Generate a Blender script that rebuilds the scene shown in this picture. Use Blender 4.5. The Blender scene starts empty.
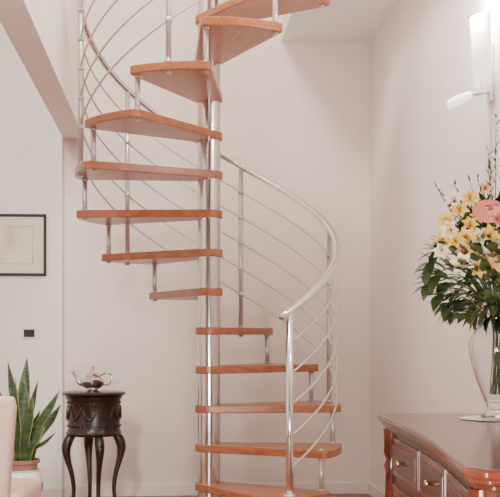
import bpy, bmesh, math, random
from mathutils import Vector, Matrix
random.seed(7)
S = bpy.context.scene
COL = S.collection
F = 1064.0; K = F/874.0; HX = 250.0; HY = 335.0; CZ = 1.03
def P(px, py, d):
    return Vector(((px-HX)/F*d, d, CZ-(py-HY)/F*d))

# ---------------- materials ----------------
def mat(name, col, rough=0.5, metal=0.0, noise=None, bump=0.0, **kw):
    m = bpy.data.materials.new(name); m.use_nodes = True
    nt = m.node_tree; b = nt.nodes['Principled BSDF']
    b.inputs['Base Color'].default_value = (*col, 1)
    b.inputs['Roughness'].default_value = rough
    b.inputs['Metallic'].default_value = metal
    for k, v in kw.items():
        b.inputs[k.replace('_', ' ')].default_value = v
    if noise:
        col2, scale, stretch = noise
        tc = nt.nodes.new('ShaderNodeTexCoord'); mp = nt.nodes.new('ShaderNodeMapping')
        mp.inputs['Scale'].default_value = stretch
        nz = nt.nodes.new('ShaderNodeTexNoise'); nz.inputs['Scale'].default_value = scale
        nz.inputs['Detail'].default_value = 6
        nz.inputs['Distortion'].default_value = 0.6
        rp = nt.nodes.new('ShaderNodeValToRGB')
        rp.color_ramp.elements[0].position = 0.35; rp.color_ramp.elements[1].position = 0.68
        rp.color_ramp.elements[0].color = (*col, 1); rp.color_ramp.elements[1].color = (*col2, 1)
        L = nt.links.new
        L(tc.outputs['Object'], mp.inputs['Vector']); L(mp.outputs['Vector'], nz.inputs['Vector'])
        L(nz.outputs['Fac'], rp.inputs['Fac']); L(rp.outputs['Color'], b.inputs['Base Color'])
        if bump:
            bp = nt.nodes.new('ShaderNodeBump'); bp.inputs['Strength'].default_value = bump
            bp.inputs['Distance'].default_value = 0.002
            L(nz.outputs['Fac'], bp.inputs['Height']); L(bp.outputs['Normal'], b.inputs['Normal'])
    return m
M_wall = mat('wall_plaster', (0.86,0.755,0.69), 0.9, noise=((0.88,0.775,0.71), 3, (1,1,1)))
M_wallL = mat('wall_plaster_left', (0.87,0.83,0.80), 0.9, noise=((0.89,0.85,0.82), 3, (1,1,1)))
M_wallR = mat('wall_plaster_right', (0.88,0.815,0.785), 0.9, noise=((0.90,0.835,0.805), 3, (1,1,1)))
M_ceil = mat('ceiling_paint', (0.94,0.91,0.88), 0.9)
M_base = mat('baseboard_paint', (0.85,0.75,0.68), 0.45)
M_tread = mat('cherry_wood', (0.29,0.088,0.036), 0.28, noise=((0.43,0.145,0.062), 5, (1.2,14,14)), bump=0.1)
M_pole = mat('satin_steel', (0.66,0.63,0.61), 0.15, 1.0)
M_chrome = mat('polished_steel', (0.80,0.79,0.78), 0.14, 1.0)
M_post = mat('brushed_steel', (0.56,0.55,0.54), 0.3, 0.62)
M_rod = mat('thin_steel', (0.66,0.64,0.63), 0.3, 0.7)
M_dark = mat('ebonised_wood', (0.014,0.008,0.007), 0.3, noise=((0.04,0.018,0.013), 8, (3,3,1)))
M_silver = mat('silver', (0.72,0.68,0.63), 0.18, 1.0)
M_mahog = mat('mahogany', (0.075,0.015,0.008), 0.16, noise=((0.15,0.032,0.015), 4, (6,1.0,6)))
M_mahog2 = mat('mahogany_panel', (0.030,0.008,0.005), 0.25, noise=((0.09,0.023,0.011), 7, (5,1.5,5)))
M_brass = mat('brass', (0.65,0.45,0.2), 0.3, 1.0)
M_black = mat('black_frame', (0.008,0.006,0.006), 0.6)
M_white = mat('white_ceramic', (0.80,0.78,0.76), 0.2)
M_rust = mat('terracotta', (0.33,0.16,0.12), 0.6)
M_soil = mat('soil', (0.03,0.02,0.015), 0.95)
M_leaf = mat('snake_leaf', (0.018,0.045,0.018), 0.4, noise=((0.08,0.12,0.05), 14, (1,1,6)))
M_leafe = mat('snake_leaf_edge', (0.30,0.31,0.10), 0.4)
M_fab = mat('beige_upholstery', (0.62,0.43,0.35), 0.9, noise=((0.68,0.49,0.41), 60, (1,1,1)), bump=0.3)
M_bl = mat('bouquet_leaf', (0.018,0.042,0.013), 0.4, noise=((0.08,0.115,0.035), 12, (1,1,1)))
M_bl2 = mat('bouquet_leaf_pale', (0.17,0.19,0.06), 0.5)
M_fy = mat('petal_yellow', (0.90,0.60,0.11), 0.5)
M_fw = mat('petal_cream', (0.92,0.84,0.58), 0.5)
M_fp = mat('petal_pink', (0.72,0.17,0.17), 0.4, noise=((0.84,0.34,0.28), 20, (1,1,1)))
M_fo = mat('petal_peach', (0.86,0.44,0.19), 0.5)
M_stem = mat('stem', (0.10,0.16,0.05), 0.5)
M_lace = mat('lace', (0.78,0.75,0.68), 0.8)
M_mat = mat('picture_mat', (0.78,0.72,0.58), 0.8)
M_draw = mat('drawing_paper', (0.62,0.56,0.46), 0.8, noise=((0.80,0.76,0.66), 9, (1,1,1)))
M_gold = mat('thin_gold', (0.45,0.32,0.14), 0.5, 0.2)
M_glass = mat('clear_glass', (0.95,0.96,0.95), 0.02, 0, Transmission_Weight=1.0, IOR=1.45)
M_frost = mat('frosted_glass', (0.95,0.92,0.88), 0.4, 0, Emission_Color=(1,0.94,0.87,1), Emission_Strength=1.6)
M_plate = mat('switch_plate', (0.75,0.73,0.70), 0.4)
# front wall: out of view, dark bands added so the pole reflects dark streaks
M_front = bpy.data.materials.new('pole_reflection_bands'); M_front.use_nodes = True
nt = M_front.node_tree; b = nt.nodes['Principled BSDF']; b.inputs['Roughness'].default_value=0.7
tc = nt.nodes.new('ShaderNodeTexCoord'); wv_ = nt.nodes.new('ShaderNodeTexWave'); wv_.wave_type='BANDS'; wv_.bands_direction='X'
wv_.inputs['Scale'].default_value=0.19; wv_.inputs['Distortion'].default_value=0
rp = nt.nodes.new('ShaderNodeValToRGB'); rp.color_ramp.interpolation='CONSTANT'
rp.color_ramp.elements[0].color=(0.05,0.025,0.015,1); rp.color_ramp.elements[1].position=0.32; rp.color_ramp.elements[1].color=(0.58,0.48,0.40,1)
nt.links.new(tc.outputs['Object'],wv_.inputs['Vector']); nt.links.new(wv_.outputs['Fac'],rp.inputs['Fac']); nt.links.new(rp.outputs['Color'],b.inputs['Base Color'])

# floor planks
M_floor = bpy.data.materials.new('parquet'); M_floor.use_nodes = True
nt = M_floor.node_tree; b = nt.nodes['Principled BSDF']
tc = nt.nodes.new('ShaderNodeTexCoord'); br = nt.nodes.new('ShaderNodeTexBrick')
br.inputs['Color1'].default_value=(0.30,0.10,0.05,1); br.inputs['Color2'].default_value=(0.22,0.07,0.035,1)
br.inputs['Mortar'].default_value=(0.06,0.02,0.01,1); br.inputs['Scale'].default_value=1.0
br.inputs['Mortar Size'].default_value=0.002; br.inputs['Brick Width'].default_value=0.7; br.inputs['Row Height'].default_value=0.09
nt.links.new(tc.outputs['Object'], br.inputs['Vector']); nt.links.new(br.outputs['Color'], b.inputs['Base Color'])
b.inputs['Roughness'].default_value=0.3

# ---------------- helpers ----------------
def obj_from_bm(name, bm, m=None, parent=None, smooth=False):
    bmesh.ops.recalc_face_normals(bm, faces=bm.faces)
    me = bpy.data.meshes.new(name); bm.to_mesh(me); bm.free()
    if m:
        for mm in (m if isinstance(m, (list, tuple)) else [m]): me.materials.append(mm)
    if smooth:
        for p in me.polygons: p.use_smooth = True
    o = bpy.data.objects.new(name, me); COL.objects.link(o)
    if parent: o.parent = parent
    return o
def empty(name):
    o = bpy.data.objects.new(name, None); COL.objects.link(o); return o
def bevel(o, w, seg=3):
    md = o.modifiers.new('bev', 'BEVEL'); md.width = w; md.segments = seg; md.limit_method='ANGLE'; md.angle_limit=math.radians(40)
def prism(name, pts, z0, z1, m, parent=None, bev=0, smooth=False):
    bm = bmesh.new()
    a = [bm.verts.new((p[0], p[1], z0)) for p in pts]; c = [bm.verts.new((p[0], p[1], z1)) for p in pts]
    bm.faces.new(a[::-1]); bm.faces.new(c)
    n = len(pts)
    for i in range(n): bm.faces.new((a[i], a[(i+1)%n], c[(i+1)%n], c[i]))
    o = obj_from_bm(name, bm, m, parent, smooth)
    if bev: bevel(o, bev)
    return o
def box(name, x0,x1,y0,y1,z0,z1, m, parent=None, bev=0):
    return prism(name, [(x0,y0),(x1,y0),(x1,y1),(x0,y1)], z0, z1, m, parent, bev)
def lathe(name, prof, c, m, parent=None, seg=48, mod=None):
    bm = bmesh.new(); rings=[]
    for r,z in prof:
        ring=[]
        for i in range(seg):
            a=2*math.pi*i/seg; rr=r*(1+(mod(a,z) if mod else 0))
            ring.append(bm.verts.new((c[0]+rr*math.cos(a), c[1]+rr*math.sin(a), c[2]+z)))
        rings.append(ring)
    for k in range(len(rings)-1):
        for i in range(seg):
            bm.faces.new((rings[k][i], rings[k][(i+1)%seg], rings[k+1][(i+1)%seg], rings[k+1][i]))
    if prof[0][0] > 1e-4: bm.faces.new(rings[0][::-1])
    if prof[-1][0] > 1e-4: bm.faces.new(rings[-1])
    bmesh.ops.remove_doubles(bm, verts=bm.verts, dist=1e-5)
    o = obj_from_bm(name, bm, m, parent, True)
    md=o.modifiers.new('es','EDGE_SPLIT'); md.split_angle=math.radians(50)
    return o
def catmull(pts, n=8):
    out=[]; L=len(pts)
    for i in range(L-1):
        p0=pts[max(i-1,0)];p1=pts[i];p2=pts[i+1];p3=pts[min(i+2,L-1)]
        for k in range(n):
            t=k/n
            out.append(tuple(0.5*((2*b_)+(-a_+c_)*t+(2*a_-5*b_+4*c_-d_)*t*t+(-a_+3*b_-3*c_+d_)*t**3) for a_,b_,c_,d_ in zip(p0,p1,p2,p3)))
    out.append(tuple(pts[-1])); return out
def sweep(bm, pts, seg=12, cap=True, mi=0):
    """pts: (x,y,z,r)"""
    V=[Vector(p[:3]) for p in pts]; n=len(V); rings=[]
    t=(V[1]-V[0]).normalized(); ref=Vector((0,0,1)) if abs(t.z)<0.9 else Vector((1,0,0))
    nx=t.cross(ref).normalized()
    for i in range(n):
        t=((V[min(i+1,n-1)]-V[max(i-1,0)])).normalized()
        nx=(nx-t*nx.dot(t)).normalized(); ny=t.cross(nx)
        rings.append([bm.verts.new(V[i]+pts[i][3]*(math.cos(2*math.pi*k/seg)*nx+math.sin(2*math.pi*k/seg)*ny)) for k in range(seg)])
    for i in range(n-1):
        for k in range(seg):
            f=bm.faces.new((rings[i][k],rings[i][(k+1)%seg],rings[i+1][(k+1)%seg],rings[i+1][k])); f.smooth=True; f.material_index=mi
    if cap:
        for r in (rings[0][::-1], rings[-1]):
            f=bm.faces.new(r); f.material_index=mi
def tube(name, pts, m, parent=None, r=None, seg=12, smooth_n=0):
    if r is not None: pts=[(*p[:3], r) for p in pts]
    if smooth_n: pts=catmull(pts, smooth_n)
    bm=bmesh.new(); sweep(bm, pts, seg)
    return obj_from_bm(name, bm, m, parent, False)

# ---------------- room ----------------
A = math.atan(80/F); ca,sa=math.cos(A),math.sin(A); C0=Vector((0.78,5.68*K))
def R(u,v): return (C0.x+u*ca-v*sa, C0.y+u*sa+v*ca)
def rbox(name,u0,u1,v0,v1,z0,z1,m,bev=0,parent=None):
    return prism(name,[R(u0,v0),R(u1,v0),R(u1,v1),R(u0,v1)],z0,z1,m,parent,bev)
VL=-0.12; TOP=4.4; VF=-8.6
def uL(px):
    k=(px-HX)/F; bx_,by_=R(0,VL); return (k*by_-bx_)/(ca-k*sa)
UL=uL(62)
rbox('floor',-4.5,0.1,VF,0.1,-0.1,0,M_floor)
rbox('wall_back',UL,0.1,0,0.1,0,TOP,M_wall)
rbox('wall_back_left',-4.5,UL,VL,0.1,0,TOP,M_wallL)
rbox('wall_right',0,0.1,VF,0,0,TOP,M_wallR)
rbox('wall_left',-4.6,-4.5,VF,0.1,0,TOP,M_wallL)
rbox('wall_front',-4.6,0.1,VF-0.1,VF,0,TOP,M_front)
rbox('ceiling',-4.6,0.1,VF,0.1,TOP,TOP+0.1,M_ceil)
rbox('ceiling_beam',UL,UL+0.13,VF,0,2.275,TOP,M_wall)
prism('ceiling_landing',[R(-0.58,0),R(-0.58,-0.95),R(-0.25,-0.95),R(-0.25,-3.2),R(0,-3.2),R(0,0)],2.93,3.05,M_ceil)
rbox('baseboard_back',UL,0,-0.015,0,0,0.075,M_base,0.004)
rbox('baseboard_back_left',-4.5,UL,VL-0.015,VL,0,0.075,M_base,0.004)
rbox('baseboard_right',-0.015,0,VF,-0.015,0,0.075,M_base,0.004)

# ---------------- staircase ----------------
st = empty('spiral_staircase')
PC = Vector((-0.216,4.6*K)); RI=0.2042; RT=0.697; RR=0.672
def pol(a,r,z): 
    a=math.radians(a); return (PC.x+r*math.cos(a),PC.y+r*math.sin(a),z)
lathe('centre_pole',[(0.11,0),(0.11,0.012),(0.060,0.02),(0.060,4.39)],(PC.x,PC.y,0),M_pole,st,64)
def ang(n): return 76+30*(n-5)
def zt(n): return 0.05+RI*n
TH=0.04
hw=math.radians(17.0)
ri=0.073
pts=[]
oc=(RT*math.cos(hw),RT*math.sin(hw))
for i in range(13):
    a=math.radians(100+160*i/12); pts.append((ri*math.cos(a),ri*math.sin(a)))
def lerp(a,b_,t): return (a[0]+(b_[0]-a[0])*t,a[1]+(b_[1]-a[1])*t)
low=pts[-1]; cl=(oc[0],-oc[1]); ch=oc
def quad(a,b_,c,n=6):
    return [lerp(lerp(a,b_,i/n),lerp(b_,c,i/n),i/n) for i in range(n+1)]
s1=lerp(cl,low,0.05); a1=(RT*math.cos(-hw+0.045),RT*math.sin(-hw+0.045))
pts+=quad(s1,cl,a1)
for i in range(1,10):
    a=-(hw-0.045)+2*(hw-0.045)*i/10; pts.append((RT*math.cos(a),RT*math.sin(a)))
a2=(a1[0],-a1[1]); s2=(s1[0],-s1[1])
pts+=quad(a2,ch,s2)
tm=None
for n in range(1,15):
    if tm is None:
        o=prism('tread_1',pts,-TH,0,M_tread,st); tm=o.data
    else:
        o=bpy.data.objects.new('tread_%d'%n,tm); COL.objects.link(o); o.parent=st
    bevel(o,0.005,3)
    o.location=(PC.x,PC.y,zt(n)); o.rotation_euler=(0,0,math.radians(ang(n)))
bm=bmesh.new()
for n in range(1,14):
    a=ang(n)+15; x,y,_=pol(a,RR-0.02,0)
    sweep(bm,[(x,y,zt(n)-TH-0.01,0.013),(x,y,zt(n+1)+0.006,0.013)],16)
    sweep(bm,[(x,y,zt(n),0.017),(x,y,zt(n)+0.008,0.017)],16)
    sweep(bm,[(x,y,zt(n+1)-TH-0.008,0.017),(x,y,zt(n+1)-TH,0.017)],16)
obj_from_bm('tread_spacers',bm,M_post,st)
def zr(a): return 1.503+a*RI/30.0
bm=bmesh.new()
for n in (3,5,7,9,11,13):
    a=ang(n); x,y,_=pol(a,RR,0)
    sweep(bm,[(x,y,zt(n)-TH-0.012,0.0135),(x,y,zr(a)-0.005,0.0135)],16)
    sweep(bm,[(x,y,zt(n),0.02),(x,y,zt(n)+0.012,0.02)],16)
    for k in range(1,6):
        z=zr(a)-k*0.15; sweep(bm,[(x,y,z-0.012,0.0165),(x,y,z+0.012,0.0165)],16)
obj_from_bm('balusters',bm,M_post,st)
A0=-53
x,y,_=pol(A0,RR,0)
bm=bmesh.new()
sweep(bm,[(x,y,0,0.018),(x,y,zr(A0),0.018)],24); sweep(bm,[(x,y,0,0.04),(x,y,0.012,0.04)],24)
sweep(bm,[(x,y,zt(1),0.03),(x,y,zt(1)+0.02,0.03)],24)
obj_from_bm('newel_post',bm,M_chrome,st)
rp=[]
for i in range(0,161):
    a=A0-4+ (340-A0+4)*i/160; rp.append((*pol(a,RR,zr(a)),0.018))
rp.insert(0,(*pol(A0-4.6,RR,zr(A0-4.6)),0.010))
tube('handrail',rp,M_chrome,st,seg=20)
bm=bmesh.new()
for k in range(1,6):
    q=[]
    for i in range(121):
        a=A0+(338-A0)*i/120; q.append((*pol(a,RR,zr(a)-k*0.15),0.0052))
    sweep(bm,q,8)
obj_from_bm('infill_rods',bm,M_rod,st)

# ---------------- drum side table ----------------
tb=empty('side_table'); TC=P(94,391,5.08*K); tx,ty,tz=TC.x,TC.y,0.70
lathe('drum_body',[(0.02,0.44),(0.12,0.445),(0.155,0.45),(0.163,0.462),(0.155,0.475),(0.15,0.49),(0.152,0.58),(0.153,0.655),(0.162,0.663),(0.165,0.675),(0.155,0.68),(0.02,0.68)],(tx,ty,0),M_dark,tb,64)
lathe('table_top',[(0.0,0.68),(0.172,0.68),(0.182,0.686),(0.184,0.693),(0.178,0.70),(0.0,0.70)],(tx,ty,0),M_dark,tb,64)
bm=bmesh.new()
for i in range(40):
    a=2*math.pi*i/40
    for zz in (0.505,0.64):
        sweep(bm,[(tx+0.150*math.cos(a),ty+0.150*math.sin(a),zz,0.006),(tx+0.158*math.cos(a),ty+0.158*math.sin(a),zz,0.004)],8)
for i in range(10):
    pp=[]
    for k in range(9):
        a=2*math.pi*(i+k/8)/10; s=math.sin(math.pi*k/8)
        pp.append((tx+0.154*math.cos(a),ty+0.154*math.sin(a),0.62-0.075*s,0.004+0.004*s))
    sweep(bm,pp,8)
obj_from_bm('carved_relief',bm,M_dark,tb)
bm=bmesh.new()
for i in range(4):
    a=math.radians(20+90*i)
    prof=[(0.125,0.455,0.022),(0.150,0.42,0.028),(0.162,0.37,0.026),(0.150,0.30,0.018),(0.128,0.22,0.014),(0.118,0.14,0.012),(0.125,0.07,0.012),(0.145,0.03,0.016),(0.165,0.014,0.014)]
    sweep(bm,catmull([(tx+r*math.cos(a),ty+r*math.sin(a),z,w) for r,z,w in prof],6),14)
obj_from_bm('cabriole_legs',bm,M_dark,tb)

# teapot
tp=empty('teapot'); c=(tx-0.005,ty-0.02,0.70)
lathe('pot_body',[(0.0,0.004),(0.040,0.0),(0.042,0.006),(0.030,0.014),(0.045,0.024),(0.066,0.042),(0.073,0.060),(0.064,0.076),(0.047,0.085),(0.038,0.090),(0.042,0.096),(0.0,0.096)],c,M_silver,tp,48)
lathe('pot_lid',[(0.042,0.096),(0.038,0.104),(0.022,0.115),(0.008,0.122),(0.006,0.130),(0.012,0.138),(0.010,0.146),(0.0,0.152)],c,M_silver,tp,40)
tube('spout',[(c[0]-0.055,c[1],c[2]+0.045,0.015),(c[0]-0.082,c[1],c[2]+0.058,0.012),(c[0]-0.10,c[1],c[2]+0.095,0.009),(c[0]-0.120,c[1],c[2]+0.125,0.009)],M_silver,tp,smooth_n=6)
tube('pot_handle',[(c[0]+0.040,c[1],c[2]+0.088,0.006),(c[0]+0.072,c[1],c[2]+0.112,0.007),(c[0]+0.106,c[1],c[2]+0.100,0.007),(c[0]+0.108,c[1],c[2]+0.066,0.007),(c[0]+0.084,c[1],c[2]+0.044,0.006),(c[0]+0.060,c[1],c[2]+0.042,0.004)],M_silver,tp,smooth_n=6)

# ---------------- snake plant ----------------
sp=empty('potted_snake_plant'); pd=4.4*K; pc=P(22,470,pd); px_,py_=pc.x,pd
lathe('ceramic_pot',[(0.0,0.14),(0.065,0.14),(0.075,0.15),(0.095,0.22),(0.104,0.29),(0.098,0.33),(0.088,0.345),(0.092,0.355),(0.084,0.355),(0.078,0.34),(0.0,0.335)],(px_,py_,0),M_white,sp,48)
lathe('inner_pot',[(0.06,0.336),(0.074,0.345),(0.078,0.385),(0.088,0.387),(0.090,0.405),(0.082,0.405),(0.078,0.392),(0.0,0.392)],(px_,py_,0),M_rust,sp,48)
lathe('pot_band',[(0.0965,0.235),(0.1035,0.262),(0.1055,0.285),(0.102,0.285),(0.09,0.24)],(px_,py_,0),M_rust,sp,48,)
lathe('soil',[(0.0,0.393),(0.079,0.394),(0.0,0.399)],(px_,py_,0),M_soil,sp,32)
lathe('stand_top',[(0.0,0.115),(0.125,0.115),(0.13,0.128),(0.125,0.14),(0.0,0.14)],(px_,py_,0),M_dark,sp,40)
bm=bmesh.new()
for i in range(3):
    a=math.radians(30+120*i); sweep(bm,[(px_+0.08*math.cos(a),py_+0.08*math.sin(a),0.12,0.014),(px_+0.115*math.cos(a),py_+0.115*math.sin(a),0.0,0.011)],12)
obj_from_bm('stand_legs',bm,M_dark,sp)
bm=bmesh.new()
tips=[(8,362,.02),(27,357,.0),(15,376,-.06),(60,390,-.05),(50,412,.05),(38,380,.06),(-4,386,.0),(-16,372,.05),(56,432,-.08),(2,420,-.09),(33,398,-.1),(-22,400,-.03),(20,395,.09),(61,404,.03),(44,426,-.1),(10,388,-.1),(24,376,-.04),(40,410,.0)]
for j,(qx,qy,dd) in enumerate(tips):
    tip=P(qx,qy,pd+dd); base=Vector((px_+(qx-22)*0.0010+random.uniform(-.012,.012),pd+dd*0.3,0.385))
    wv=random.uniform(0.021,0.03); tw0=random.uniform(-0.7,0.7); n=12; prev=None
    for i in range(n+1):
        t=i/n
        ctr=base.lerp(tip,t); lean=(tip.x-base.x); ctr.x-=lean*0.22*math.sin(math.pi*t); ctr.z+=0.015*math.sin(2*math.pi*t)
        w=wv*(0.62+0.55*math.sin(math.pi*min(t*1.05,1)*0.8))*(1-max(0,(t-0.72)/0.28)**1.6)+0.0006
        an=tw0+0.7*t*(1 if j%2 else -1)
        d=Vector((math.cos(an),math.sin(an),0)); nn=Vector((-math.sin(an),math.cos(an),0))
        row=[bm.verts.new(ctr+d*w*s+nn*w*0.25*(abs(s)**1.5)) for s in (-1,-0.86,0,0.86,1)]
        if prev:
            for k in range(4):
                f=bm.faces.new((prev[k],prev[k+1],row[k+1],row[k])); f.material_index=1 if k in (0,3) else 0; f.smooth=True
        prev=row
o=obj_from_bm('leaves',bm,[M_leaf,M_leafe],sp)
md=o.modifiers.new('sol','SOLIDIFY'); md.thickness=0.002

# ---------------- upholstered chair (left edge) ----------------
ch=empty('upholstered_chair'); cx,cy=-1.025,3.05*K
def softbox(name,x0,x1,y0,y1,z0,z1,m,bev,parent):
    o=box(name,x0,x1,y0,y1,z0,z1,m,parent); md=o.modifiers.new('b','BEVEL'); md.width=bev; md.segments=6
    for p in o.data.polygons: p.use_smooth=True
    return o
bm=bmesh.new()
rows=[]
for i in range(13):
    t=i/12; z=0.40+0.42*t; hwid=0.185+0.045*t-(0.0 if t<0.93 else 0.012); 
    yb=cy-0.02-0.06*t
    rows.append((z,hwid,yb))
prev=None
for z,h,yb in rows:
    ring=[bm.verts.new((cx+h*sx,yb+sy,z)) for sx,sy in ((-1,-0.03),(-0.9,-0.042),(0,-0.05),(0.9,-0.042),(1,-0.03),(1,0.02),(0.9,0.035),(0,0.04),(-0.9,0.035),(-1,0.02))]
    if prev:
        for k in range(10): bm.faces.new((prev[k],prev[(k+1)%10],ring[(k+1)%10],ring[k]))
    else: bm.faces.new(ring[::-1])
    prev=ring
bm.faces.new(prev)
o=obj_from_bm('back_rest',bm,M_fab,ch,True); md=o.modifiers.new('b','BEVEL'); md.width=0.012; md.segments=4; md.limit_method='ANGLE'
softbox('seat',cx-0.22,cx+0.22,cy-0.03,cy+0.42,0.38,0.48,M_fab,0.03,ch)
bm=bmesh.new()
for sx in (-1,1):
    sweep(bm,[(cx+0.19*sx,cy+0.0,0.40,0.02),(cx+0.2*sx,cy-0.05,0.0,0.013)],12)
    sweep(bm,[(cx+0.19*sx,cy+0.38,0.40,0.02),(cx+0.19*sx,cy+0.39,0.0,0.013)],12)
obj_from_bm('chair_legs',bm,M_dark,ch)

# ---------------- picture & switch ----------------
def zL(py,u): return CZ-(py-HY)/F*R(u,VL)[1]
pf=empty('framed_picture')
u1=uL(46.5); u0=uL(-26); zb=zL(276,u1); zt_=zL(214.5,u1)
rbox('picture_mat',u0+0.01,u1-0.01,VL-0.010,VL-0.0,zb+0.01,zt_-0.01,M_mat,0,pf)
fw=0.016
rbox('frame_left',u0,u0+fw,VL-0.022,VL,zb,zt_,M_black,0.002,pf); rbox('frame_right',u1-fw,u1,VL-0.022,VL,zb,zt_,M_black,0.002,pf)
rbox('frame_top',u0,u1,VL-0.022,VL,zt_-fw,zt_,M_black,0.002,pf); rbox('frame_bottom',u0,u1,VL-0.022,VL,zb,zb+fw,M_black,0.002,pf)
rbox('drawing_border',u0+0.082,u1-0.082,VL-0.0115,VL-0.0,zb+0.072,zt_-0.072,M_gold,0,pf)
rbox('drawing',u0+0.085,u1-0.085,VL-0.0125,VL-0.0,zb+0.075,zt_-0.075,M_draw,0,pf)
sw=empty('light_switch')
ua=uL(22); ub=uL(38)
rbox('plate',ua,ub,VL-0.008,VL,zL(339,ua),zL(327,ua),M_plate,0.002,sw)
rbox('rocker',ua+0.012,ub-0.02,VL-0.012,VL,zL(337,ua),zL(329.5,ua),M_black,0.002,sw)

# ---------------- console ----------------
cs=empty('mahogany_sideboard'); CT=0.78
YA,YB,XF=1.62*K,2.80*K,0.405
def wave(y):
    t=(YB-y)/(YB-YA); return 0.012*(1-math.cos(2*math.pi*t))
def outline(off, x1=0.975):
    L=[]; N=36; y0,y1=YB-off,YA+off; r=0.03
    for i in range(N+1):
        y=y0-(y0-y1)*i/N
        x=XF+off+wave(y)
        e=min(y0-y,y-y1)
        if e<r: x+=r-math.sqrt(max(0,r*r-(r-e)**2))
        L.append((x,y))
    return L+[(x1-off*0.2,y1),(x1-off*0.2,y0)]
prism('top_slab',outline(0.0),CT-0.020,CT,M_mahog,cs,0.006)
prism('top_moulding_upper',outline(0.010),CT-0.032,CT-0.019,M_mahog,cs,0.004)
prism('top_moulding_lower',outline(0.020),CT-0.045,CT-0.031,M_mahog2,cs,0.004)
prism('carcass',outline(0.038),0.14,CT-0.044,M_mahog2,cs)
prism('plinth_moulding',outline(0.022),0.11,0.145,M_mahog,cs,0.004)
def front(name,ya,yb,z0,z1,out,m):
    N=12; L=[]
    for i in range(N+1):
        y=ya+(yb-ya)*i/N; L.append((XF+0.038+wave(y)-out,y))
    for i in range(N,-1,-1):
        y=ya+(yb-ya)*i/N; L.append((XF+0.06+wave(y),y))
    return prism(name,L,z0,z1,m,cs,0.003)
seg=[(YB-0.12,YB-0.50),(YB-0.54,YB-0.90),(YB-0.94,YA+0.12)]
for i,(ya,yb) in enumerate(seg):
    front('drawer_%d'%(i+1),ya,yb,0.60,0.715,0.006,M_mahog)
    front('drawer_bead_%d'%(i+1),ya-0.02,yb+0.02,0.62,0.695,0.009,M_mahog2)
    front('door_panel_%d'%(i+1),ya,yb,0.17,0.57,0.006,M_mahog)
    front('door_field_%d'%(i+1),ya-0.03,yb+0.03,0.21,0.53,0.010,M_mahog2)
    ym=(ya+yb)/2; xk=XF+0.038+wave(ym)
    bm=bmesh.new(); sweep(bm,[(xk,ym,0.655,0.006),(xk-0.016,ym,0.655,0.005),(xk-0.02,ym,0.655,0.010),(xk-0.027,ym,0.655,0.007)],16)
    obj_from_bm('knob_%d'%(i+1),bm,M_brass,cs)
box('end_panel',0.52,0.92,YA+0.030,YA+0.05,0.2,0.70,M_mahog,cs,0.005)
for k,(qx,qy) in enumerate([(0.452,YB-0.068),(0.452,YA+0.068)]):
    prof=[(0.012,0.14),(0.024,0.15),(0.024,0.18),(0.016,0.19),(0.02,0.22),(0.024,0.42),(0.018,0.60),(0.024,0.62),(0.016,0.64),(0.024,0.66),(0.024,0.72),(0.026,0.736)]
    lathe('corner_column_%d'%(k+1),prof,(qx-0.008,qy,0),M_mahog,cs,24)
bm=bmesh.new()
for qx,qy in ((0.47,YB-0.08),(0.47,YA+0.08),(0.92,YB-0.08),(0.92,YA+0.08)):
    sweep(bm,catmull([(qx,qy,0.12,0.03),(qx,qy,0.08,0.042),(qx,qy,0.03,0.035),(qx,qy,0.0,0.022)],5),20)
obj_from_bm('bun_feet',bm,M_mahog,cs)

# doily
VX,VY=0.735,2.60*K
bm=bmesh.new(); cen=bm.verts.new((VX,VY,CT+0.003)); ring=[]
for i in range(96):
    a=2*math.pi*i/96; r=0.105+0.008*abs(math.sin(a*9)); ring.append(bm.verts.new((VX+r*math.cos(a),VY+r*math.sin(a),CT+0.002)))
for i in range(96): bm.faces.new((cen,ring[i],ring[(i+1)%96]))
o=obj_from_bm('lace_doily',bm,M_lace)

# vase
va=empty('flower_vase')
zv=CT+0.004
outer=[(0.046,0.0),(0.048,0.006),(0.030,0.022),(0.030,0.035),(0.045,0.07),(0.064,0.12),(0.079,0.175),(0.083,0.215),(0.074,0.25),(0.052,0.278),(0.044,0.292),(0.050,0.312),(0.062,0.330)]
oo=catmull(outer,4); inn=[(max(r-0.005,0.004),z) for r,z in oo if z>0.045]
prof=[(0.0,0.0)]+oo+inn[::-1]+[(0.0,0.045)]
lathe('glass_body',prof,(VX,VY,zv),M_glass,va,64)
# bouquet
bq=empty('flower_bouquet')
bm=bmesh.new()
def leaf(bm,base,dirv,L,W,mi=0,curl=0.25,up=Vector((0,0,1))):
    d=dirv.normalized(); s=d.cross(up); 
    if s.length<0.05: s=Vector((1,0,0))
    s.normalize(); n=s.cross(d); N=6; prev=None
    for i in range(N+1):
        t=i/N; w=W*math.sin(math.pi*(0.04+0.96*t)**0.8)*0.5+0.0004
        c_=base+d*L*t - n*curl*L*t*t
        row=[bm.verts.new(c_-s*w+n*w*0.3),bm.verts.new(c_),bm.verts.new(c_+s*w+n*w*0.3)]
        if prev:
            for k in range(2):
                f=bm.faces.new((prev[k],prev[k+1],row[k+1],row[k])); f.material_index=mi; f.smooth=True
        prev=row
neck=Vector((VX,VY,zv+0.30))
def inb(px,py,dy=0): return P(px,py,VY+dy)
def stem(to,r=0.0022,mi=2):
    base=Vector((VX+random.uniform(-.02,.02),VY+random.uniform(-.02,.02),zv+0.07))
    nk=neck+Vector((random.uniform(-.025,.025),random.uniform(-.025,.025),0))
    mid=nk.lerp(to,0.5)+Vector((0,0,0.03))
    sweep(bm,catmull([(*base,r),(*nk,r),(*mid,r),(*to,r*0.7)],5),6,True,mi)
    return nk,mid
def rnd_dir():
    v=Vector((random.gauss(0,1),random.gauss(0,1),random.gauss(0,0.7))); return v.normalized()
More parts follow.
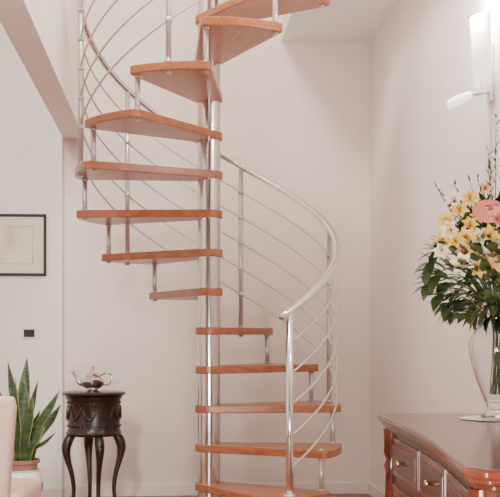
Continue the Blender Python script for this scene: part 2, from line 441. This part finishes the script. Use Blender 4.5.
for i in range(620):
    th=random.uniform(0,2*math.pi); rr=math.sqrt(random.random())
    zz=random.uniform(1.09,1.39)
    R0=0.205*math.sin(math.pi*min(1,max(0.12,(zz-1.01)/0.40)))
    pnt=Vector((VX-0.005+R0*rr*math.cos(th),VY+R0*0.8*rr*math.sin(th),zz))
    dv=(pnt-Vector((VX,VY,1.14)))+rnd_dir()*0.07
    leaf(bm,pnt,dv,random.uniform(0.04,0.08),random.uniform(0.018,0.036),0 if random.random()<0.78 else 1,random.uniform(0,0.5))
for (qx,qy,L,W) in [(432,262,.07,.035),(438,275,.075,.04),(430,285,.06,.035),(442,295,.07,.04),(450,305,.06,.035),(428,270,.05,.03),(447,283,.07,.04),(455,312,.05,.03),(462,300,.06,.035),(474,308,.06,.035),(440,240,.05,.02),(436,252,.06,.03)]:
    q=inb(qx,qy,random.uniform(-.08,.03)); stem(q,0.0014)
    leaf(bm,q,Vector((-0.8,random.uniform(-.5,.1),random.uniform(-0.6,0.2))),L,W,0,0.3)
    leaf(bm,q,Vector((-0.4,-0.5,random.uniform(-0.9,-0.2))),L,W,0,0.3)
for (qx,qy) in [(496,118),(488,150),(502,135),(478,178),(455,185),(437,188),(470,182),(508,160),(446,200),(490,165)]:
    q=inb(qx,qy,random.uniform(-.02,.05)); nk,mid=stem(q,0.0013)
    for t in [i/12 for i in range(3,13)]:
        b_=mid.lerp(q,t); leaf(bm,b_,Vector((random.uniform(-1,1),random.uniform(-1,1),1.2)),random.uniform(.015,.032),0.006,1 if random.random()<.5 else 0,0.1)
obj_from_bm('foliage',bm,[M_bl,M_bl2,M_stem],bq)
def flower(bm,c_,nrm,r,n=6,mi=0,cup=0.5,W=0.62):
    nrm=nrm.normalized(); u=nrm.cross(Vector((0.3,0.2,1))).normalized(); v=nrm.cross(u)
    for k in range(n):
        a=2*math.pi*k/n+random.uniform(-.1,.1); d=u*math.cos(a)+v*math.sin(a); s=nrm.cross(d)
        N=6; prev=None
        for i in range(N+1):
            t=i/N; w=r*W*math.sin(math.pi*(0.06+0.94*t)**0.75)*0.5+0.0006
            q=c_+d*r*t+nrm*r*(cup*t-0.55*cup*t**3)*1.3
            row=[bm.verts.new(q-s*w+nrm*w*.3),bm.verts.new(q),bm.verts.new(q+s*w+nrm*w*.3)]
            if prev:
                for z in range(2):
                    f=bm.faces.new((prev[z],prev[z+1],row[z+1],row[z])); f.material_index=mi; f.smooth=True
            prev=row
    for k in range(5):
        a=2*math.pi*k/5; e=c_+nrm*r*0.55+(u*math.cos(a)+v*math.sin(a))*r*0.18
        sweep(bm,[(*c_,0.0008),(*e,0.0008),(*(e+nrm*0.003),0.002)],5,True,3)
bm=bmesh.new()
FL=[(447,222,0),(460,212,0),(470,226,0),(444,240,0),(456,242,0),(478,240,1),(488,236,0),(466,254,5),(484,255,1),(495,262,5),(470,200,0),(484,190,5),(455,203,1),(442,252,1),(500,245,1),(505,228,0),(476,268,0),(512,250,0),(520,235,2),(452,231,1),(478,218,5),(508,270,0),(466,238,0),(462,264,1)]
for qx,qy,mi in FL:
    c_=inb(qx,qy,-0.12+0.0004*abs(qx-480)*1.5+random.uniform(-.02,.03))
    nr=Vector(((qx-478)*0.02+random.uniform(-.4,.4),-1.1+random.uniform(-.3,.4),(250-qy)*0.012+random.uniform(-.1,.6)))
    flower(bm,c_,nr,random.uniform(0.028,0.037) if mi==1 else random.uniform(0.025,0.035),6,mi,random.uniform(.3,.9))
    sweep(bm,[(*c_,0.0015),(*(c_.lerp(neck,0.6)+Vector((0,0.03,0.03))),0.0015),(*neck,0.0015)],5,True,4)
def spathe(c_,nrm,r):
    nrm=nrm.normalized(); u=nrm.cross(Vector((0,0,1))).normalized(); v=u.cross(nrm)*-1
    cv=bm.verts.new(c_-nrm*0.006); ring=[]
    for i in range(28):
        a=2*math.pi*i/28; rr=r*(1-0.35*abs(math.sin(a/2))**6+0.15*math.cos(a)); 
        ring.append(bm.verts.new(c_+u*rr*math.cos(a)+v*rr*0.75*math.sin(a)+nrm*0.008*math.cos(2*a)))
    for i in range(28):
        f=bm.faces.new((cv,ring[i],ring[(i+1)%28])); f.material_index=2; f.smooth=True
    sweep(bm,[(*c_,0.004),(*(c_+nrm*0.02+u*0.02),0.003)],8,True,3)
    sweep(bm,[(*(c_-nrm*0.005),0.0018),(*(c_.lerp(neck,0.6)+Vector((0,0.03,0.03))),0.0018),(*neck,0.0018)],5,True,4)
spathe(inb(493,210,-0.14),Vector((-0.3,-1,0.35)),0.050)
spathe(inb(515,205,-0.06),Vector((0.4,-1,0.5)),0.035)
flower(bm,inb(497,219,-0.15),Vector((0.1,-1,.3)),0.036,8,2,0.9,0.8)
obj_from_bm('blooms',bm,[M_fy,M_fw,M_fp,M_brass,M_stem,M_fo],bq)

# ---------------- wall sconce ----------------
sc=empty('wall_sconce')
def uvR(px):
    k=(px-HX)/F; return (k*C0.y-C0.x)/(-sa-k*ca)
v0=uvR(492)
def rw(u,v,z): q=R(u,v); return Vector((q[0],q[1],z))
dS=R(0,v0)[1]; zS=CZ+(HY-55)/F*dS
rbox('sconce_backplate',-0.012,0,v0-0.035,v0+0.035,zS-0.19,zS+0.04,M_plate,0.004,sc)
bm=bmesh.new(); prev=None
for i in range(13):
    a=math.pi*(-0.42+0.84*i/12); uu=-0.015-0.062*math.cos(a); vv=v0+0.085*math.sin(a)
    a_=bm.verts.new(rw(uu*0.9,vv,zS-0.12)); m1=bm.verts.new(rw(uu,v0+(vv-v0)*1.05,zS)); c_=bm.verts.new(rw(uu*1.12,v0+(vv-v0)*1.1,zS+0.15))
    if prev:
        bm.faces.new((prev[0],a_,m1,prev[1])); bm.faces.new((prev[1],m1,c_,prev[2]))
    prev=(a_,m1,c_)
o=obj_from_bm('glass_shade',bm,M_frost,sc,True); md=o.modifiers.new('s','SOLIDIFY'); md.thickness=0.004
q0=rw(-0.01,v0,zS-0.150); q1=rw(-0.08,v0+0.02,zS-0.155); q2=rw(-0.175,v0+0.03,zS-0.20)
tube('sconce_arm',[(*q0,0.007),(*q1,0.009)],M_plate,sc,seg=16)
tube('arm_glass',[(*q1,0.014),(*q1.lerp(q2,0.5),0.021),(*q2,0.015)],M_frost,sc,seg=20,smooth_n=4)

# ---------------- lights ----------------
def area(name,loc,tgt,size,e,col):
    l=bpy.data.lights.new(name,'AREA'); l.shape='DISK'; l.size=size; l.energy=e; l.color=col
    o=bpy.data.objects.new(name,l); COL.objects.link(o); o.location=loc
    o.rotation_euler=(Vector(tgt)-Vector(loc)).to_track_quat('-Z','Y').to_euler(); return o
area('added_key',(-0.95,1.0,3.0),(0,6.2,1.4),0.7,220,(1,0.955,0.89))  # unseen key light, added for the main soft light from upper left
area('added_top_fill',(-0.3,4.4,4.2),(-0.2,5.8,0),0.8,90,(1,0.955,0.89))  # added overhead fill for the stairwell, not a fitting of the room
area('added_upward_fill',(0.1,1.0,0.6),(0.3,6.6,2.9),0.7,62,(1,0.955,0.89))  # added fill aimed upward to brighten the landing underside, no lamp stands here
pl=bpy.data.lights.new('sconce_bulb','POINT'); pl.energy=22; pl.color=(1,0.94,0.88); pl.shadow_soft_size=0.04
o=bpy.data.objects.new('sconce_bulb',pl); COL.objects.link(o); o.location=rw(-0.10,v0-0.02,zS+0.21)
w=bpy.data.worlds.new('World'); S.world=w; w.use_nodes=True
w.node_tree.nodes['Background'].inputs[0].default_value=(1.0,0.95,0.91,1); w.node_tree.nodes['Background'].inputs[1].default_value=0.9

cam=bpy.data.cameras.new('Camera'); co=bpy.data.objects.new('Camera',cam); COL.objects.link(co)
co.location=(0,0,CZ); co.rotation_euler=(math.radians(90),0,0)
cam.sensor_width=36; cam.lens=F/500*36; cam.shift_y=(HY-248.5)/500.0; cam.clip_start=0.05
S.camera=co
